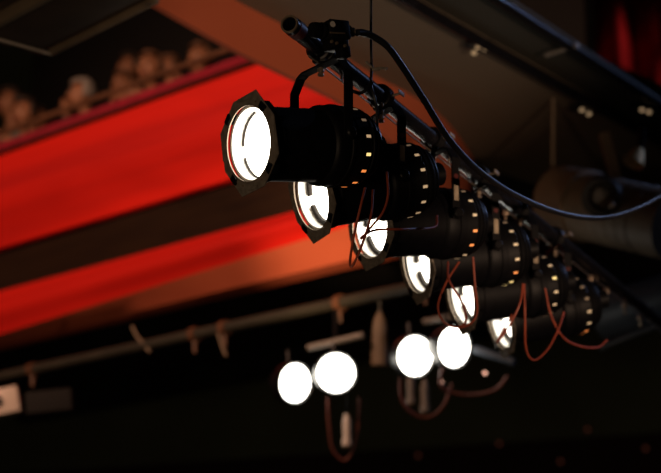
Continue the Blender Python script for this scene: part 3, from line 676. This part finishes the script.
m = MB(); m.lathe([(0, 0.0), (0, 0.03), (0.02, 0.028), (0.02, 0)], T(-0.055, -0.05, 0.08) @ R(180, 'Z'), 16); m.build('knob', M['black'], t)
m = MB(); m.box((0.27, 0.10, 0.13), R(-6, 'Y') @ T(0.245, 0.02, 0.06), 0.01); m.build('side_case', M['wallb'], t)['label'] = 'dark side case'
# bluish hardware behind the small cans

# tiny wall lamps far below right
def onwall(x, y):
    d = wr2 - wl2; d.z = 0; nn = Vector((-d.y, d.x, 0)).normalized(); q = ray(x, y)
    return CAM + q * ((Vector((wl2.x, wl2.y, 0)) - CAM).dot(nn) / q.dot(nn))
for (x, y, mm, lb) in [(587, 430, 'dimamber', 'faint amber light point low on the right back wall'), (499, 444, 'dimred', 'faint light point low on the back wall in the middle'), (418, 456, 'dimred', 'faint light point low on the back wall at left of the group'), (560, 462, 'dimred', 'faint red light point near the bottom right of centre'), (645, 449, 'dimred', 'faint red light point at the lower right edge')]:
    t = empty('aisle_lamp', lb, 'lamp', onwall(x, y)); m = MB(); m.sphere(0.019, T(0, -0.03, 0)); b_ = m.build('bulb', M[mm] if mm != 'dimamber' else M['dimred'], t)
    m = MB(); m.lathe([(0, 0), (0, 0.03), (0.04, 0.02), (0.04, 0)], T(0, -0.025, 0), 14); m.build('holder', M['black'], t)

# ------------------------------------------------------------------ audience
def skin_mesh(name, nodes, links, root_i, m_, parent, sub=1, loc=None):
    me = bpy.data.meshes.new(name); me.from_pydata([n_[0] for n_ in nodes], links, [])
    me.materials.append(m_)
    o = bpy.data.objects.new(name, me); C.objects.link(o); o.parent = parent
    me.attributes  # keep
    md = o.modifiers.new('skin', 'SKIN'); md.use_smooth_shade = True
    if not me.skin_vertices: 
        pass
    for i, sv in enumerate(me.skin_vertices[0].data):
        r = nodes[i][1]; sv.radius = r if isinstance(r, tuple) else (r, r); sv.use_root = (i == root_i)
    ss = o.modifiers.new('sub', 'SUBSURF'); ss.levels = sub; ss.render_levels = sub
    return o
def hand_nodes(nodes, links, wrist_i, w, fwd, side_, curl):
    """palm + five fingers; fwd = finger direction, side_ = towards the thumb, curl = bending direction"""
    fwd, side_, curl = fwd.normalized(), side_.normalized(), curl.normalized()
    nodes.append((w + fwd * 0.05, (0.034, 0.016))); palm = len(nodes) - 1; links.append((wrist_i, palm))
    for k, ln in enumerate((0.070, 0.078, 0.072, 0.058)):
        s = side_ * (0.030 - 0.020 * k); base = w + fwd * 0.085 + s
        i0 = len(nodes); nodes.append((base, 0.0095)); nodes.append((base + fwd * ln * 0.5 + curl * 0.008, 0.0085)); nodes.append((base + fwd * ln * 0.8 + curl * ln * 0.45, 0.007))
        links += [(palm, i0), (i0, i0 + 1), (i0 + 1, i0 + 2)]
    b = w + fwd * 0.025 + side_ * 0.034; i0 = len(nodes)
    nodes.append((b, 0.0115)); nodes.append((b + side_ * 0.026 + fwd * 0.026, 0.010)); nodes.append((b + side_ * 0.032 + fwd * 0.055, 0.008))
    links += [(wrist_i, i0), (i0, i0 + 1), (i0 + 1, i0 + 2)]
def make_person(pose, label, hair, shirt, longhair=False):
    root = empty('person', label, 'person', group='people seated on the balcony')
    V3 = Vector; lean = {'chin': 0.16, 'ledge': 0.18, 'lap': 0.03}[pose]
    hip = V3((0, -0.10, 0.52)); bel = V3((0, -0.08 + lean * 0.3, 0.68)); che = V3((0, -0.06 + lean * 0.7, 0.87)); nb = V3((0, -0.05 + lean, 1.00)); nk = V3((0, -0.03 + lean * 1.1, 1.07)); hd = V3((0, 0.0 + lean * 1.15, 1.19))
    nodes = [(hip, (0.15, 0.11)), (bel, (0.135, 0.10)), (che, (0.155, 0.105)), (nb, (0.085, 0.06)), (nk, 0.052), (nk + V3((0, 0.012, 0.035)), 0.054)]
    links = [(0, 1), (1, 2), (2, 3), (3, 4), (4, 5)]
    # the head continues the neck in the same skin
    hl = [(hd + V3((0, 0.012, -0.055)), (0.056, 0.066)), (hd + V3((0, 0.004, 0.0)), (0.073, 0.088)), (hd + V3((0, -0.004, 0.052)), (0.068, 0.082)), (hd + V3((0, -0.008, 0.092)), (0.038, 0.045))]
    i = len(nodes); nodes += hl; links += [(5, i), (i, i+1), (i+1, i+2), (i+2, i+3)]
    fy = hd.y + 0.082
    i = len(nodes); nodes += [(V3((0, fy, hd.z - 0.005)), 0.012), (V3((0, fy + 0.026, hd.z - 0.022)), 0.013)]; links += [(7, i), (i, i+1)]   # nose
    for sx in (-1, 1):
        i = len(nodes); nodes += [(V3((sx * 0.076, hd.y - 0.005, hd.z - 0.012)), (0.010, 0.018)), (V3((sx * 0.090, hd.y - 0.012, hd.z - 0.004)), (0.008, 0.020))]; links += [(7, i), (i, i+1)]   # ears
    arms = []
    for sx in (-1, 1):
        sh = V3((sx * 0.18, nb.y - 0.01, 0.955))
        if pose == 'chin' and sx == -1:
            el = V3((sx * 0.20, nb.y + 0.22, 0.80)); wr_ = V3((sx * 0.075, hd.y + 0.13, hd.z - 0.17)); fd, sd, cv = V3((0.35 * -sx, -0.1, 0.9)), V3((0, -1, 0.1)), V3((-sx, -0.4, 0))
        elif pose in ('chin', 'ledge'):
            el = V3((sx * 0.25, nb.y + 0.14, 0.80)); wr_ = V3((sx * 0.10, nb.y + 0.34, 0.92)); fd, sd, cv = V3((-sx * 0.8, 0.5, 0.0)), V3((0, 0.3, 0.9)), V3((0, -0.6, -0.8))
        else:
            el = V3((sx * 0.25, 0.02, 0.72)); wr_ = V3((sx * 0.12, 0.24, 0.66)); fd, sd, cv = V3((-sx * 0.4, 0.9, -0.1)), V3((-sx, -0.2, 0.2)), V3((0, 0.1, -1))
        i = len(nodes); nodes += [(sh, 0.058), (sh.lerp(el, 0.5), 0.048), (el, 0.042), (el.lerp(wr_, 0.5), 0.036), (wr_, 0.026)]
        links += [(2, i), (i, i+1), (i+1, i+2), (i+2, i+3), (i+3, i+4)]; hand_nodes(nodes, links, i + 4, wr_, fd, sd, cv); arms.append((sh, el, wr_))
    legs = []
    for sx in (-1, 1):
        hp = V3((sx * 0.09, -0.06, 0.50)); kn = V3((sx * 0.12, 0.36, 0.50)); an = V3((sx * 0.12, 0.34, 0.09)); to = V3((sx * 0.13, 0.48, 0.045))
        i = len(nodes); nodes += [(hp, 0.085), (hp.lerp(kn, 0.5), 0.075), (kn, 0.060), (kn.lerp(an, 0.4), 0.055), (an, 0.036), (an + V3((0, 0.04, -0.045)), (0.035, 0.04)), (to, (0.040, 0.022))]
        links += [(0, i), (i, i+1), (i+1, i+2), (i+2, i+3), (i+3, i+4), (i+4, i+5), (i+5, i+6)]; legs.append((hp, kn, an))
    skin_mesh('body', nodes, links, 0, M['skin'], root, 1)
    # clothing follows the body
    cn = [(hip + V3((0, 0, 0.03)), (0.165, 0.125)), (bel, (0.15, 0.115)), (che, (0.17, 0.12)), (nb + V3((0, 0, -0.01)), (0.10, 0.075)), (nb + V3((0, 0.002, 0.03)), 0.066)]
    cl = [(0, 1), (1, 2), (2, 3), (3, 4)]
    for sh, el, wr_ in arms:
        i = len(cn); cn += [(sh, 0.070), (sh.lerp(el, 0.5), 0.060), (el, 0.053), (el.lerp(wr_, 0.6), 0.044), (el.lerp(wr_, 0.9), 0.038)]; cl += [(2, i), (i, i+1), (i+1, i+2), (i+2, i+3), (i+3, i+4)]
    skin_mesh('jacket', cn, cl, 0, shirt, root, 1)
    cn = [(hip + V3((0, 0, 0.0)), (0.16, 0.115))]; cl = []
    for hp, kn, an in legs:
        i = len(cn); cn += [(hp, 0.096), (hp.lerp(kn, 0.5), 0.086), (kn, 0.071), (kn.lerp(an, 0.5), 0.062), (an + V3((0, 0, 0.02)), 0.054)]; cl += [(0, i), (i, i+1), (i+1, i+2), (i+2, i+3), (i+3, i+4)]
    skin_mesh('trousers', cn, cl, 0, M['clothd'], root, 1)
    # hair: shell over the top and back of the skull
    m = MB(); t = bmesh.new(); bmesh.ops.create_uvsphere(t, u_segments=24, v_segments=16, radius=1)
    for v in list(t.verts):
        if (v.co.y > 0.30 and v.co.z < 0.52) or v.co.z < (-0.95 if longhair else -0.45): t.verts.remove(v)
    for v in t.verts:
        q = v.co; nz = 1 + 0.05 * noise.noise(q * 4)
        v.co = V3((q.x * 0.090 * nz, q.y * 0.105 * nz - 0.006, q.z * (0.115 if not longhair or q.z > 0 else 0.19) * nz + 0.022)) + hd
    m.merge(t); h = m.build('hair', hair, root); s_ = h.modifiers.new('thick', 'SOLIDIFY'); s_.thickness = 0.012; s_.offset = -1
    for sx in (-1, 1):
        m = MB(); m.sphere(0.010, T(sx * 0.030, fy - 0.004, hd.z + 0.012), (1.3, 0.6, 0.8), 10, 6); m.build('eye', M['eye'], root)
        m = MB(); m.tube([(sx * 0.016, fy + 0.004, hd.z + 0.030), (sx * 0.032, fy + 0.004, hd.z + 0.034), (sx * 0.046, fy - 0.008, hd.z + 0.028)], 0.004, 6); m.build('eyebrow', hair, root)
    m = MB(); m.tube([(-0.024, fy - 0.004, hd.z - 0.054), (0, fy + 0.004, hd.z - 0.053), (0.024, fy - 0.004, hd.z - 0.054)], 0.006, 6); m.build('mouth', M['lip'], root)
    root['headz'] = hd.z; root['heady'] = hd.y
    return root
face_stage = math.atan2(NB.y, NB.x) - PI / 2
def make_seat(loc, rz, label):
    s = empty('theatre_seat', label, 'seat', loc, rz, 'dark theatre seats on the balcony')
    m = MB(); m.box((0.48, 0.44, 0.09), T(0, 0.0, 0.385), 0.02); m.build('seat', M['plush'], s)
    m = MB(); m.box((0.48, 0.08, 0.50), T(0, -0.275, 0.66) @ R(-6, 'X'), 0.03); m.build('backrest', M['plush'], s)
    m = MB(); m.box((0.40, 0.30, 0.345), T(0, -0.05, 0.1725), 0.01); m.build('pedestal', M['darkwood'], s)
    return s
people = [  # px, py, row, pose, hair, jacket, turn, longhair, label
 (81, 96, 0, 'chin', 'hairg', 'clothd', -18, False, 'grey-haired person resting the chin on one hand, leaning on the balcony ledge', 'grey-haired person leaning on the ledge'),
 (24, 114, 0, 'ledge', 'haird', 'clothg', 10, False, 'dark-haired person leaning over the ledge, frontmost near the left edge', 'leftmost person leaning on the ledge'),
 (122, 85, 1, 'lap', 'hairb', 'clothd', 16, True, 'person with long brown hair, right of the grey-haired one', 'person with long brown hair'),
 (169, 69, 1, 'lap', 'hairb', 'clothd', -14, False, 'brown-haired person, right face of the close pair above the middle of the rail', 'right person of the close pair'),
 (200, 60, 0, 'ledge', 'hairb', 'clothl', 12, False, 'rightmost person at the rail, face just above it next to the terracotta edge', 'rightmost person at the rail'),
 (40, 120, 2, 'lap', 'haird', 'clothd', 30, False, 'small dark-clad person low between the leftmost pair and the grey-haired one', 'small dark-clad person left of the grey-haired one'),
 (10, 95, 1, 'lap', 'haird', 'clothl', 0, False, 'person in a pale top in the back row at the left edge', 'back row person in a pale top'),
 (129, 67, 2, 'lap', 'haird', 'clothd', -5, False, 'dim person in the back row behind the long-haired one', 'dim back row person behind the long-haired one'),
 (150, 69, 0, 'ledge', 'hairb', 'clothd', 20, False, 'person leaning on the ledge, left face of the close pair above the rail', 'left person of the close pair')]
for (x, y, row, pose, hr, sh, turn, lh, lb, seatl) in people:
    pr_ = make_person(pose, lb, M[hr], M[sh], lh)
    off = (-0.52, -1.38, -2.2)[row]
    head = onb(x, y, off); fz = (FZ1, FZ2, FZ3)[row]
    s = (head.z - fz) / pr_['headz']; s = max(0.86, min(1.12, s))
    rz = face_stage + math.radians(turn)
    fwdv = Vector((-math.sin(rz), math.cos(rz), 0))
    pos = head - fwdv * pr_['heady'] * s; pos.z = fz
    del pr_['headz']; del pr_['heady']
    pr_.location = pos; pr_.scale = (s, s, s); pr_.rotation_euler = (0, 0, rz)
    print('person', x, round(head.z - fz, 2), round(s, 2))
    make_seat(Vector((pos.x, pos.y, fz)) - fwdv * 0.10, rz, 'theatre seat under the ' + seatl)
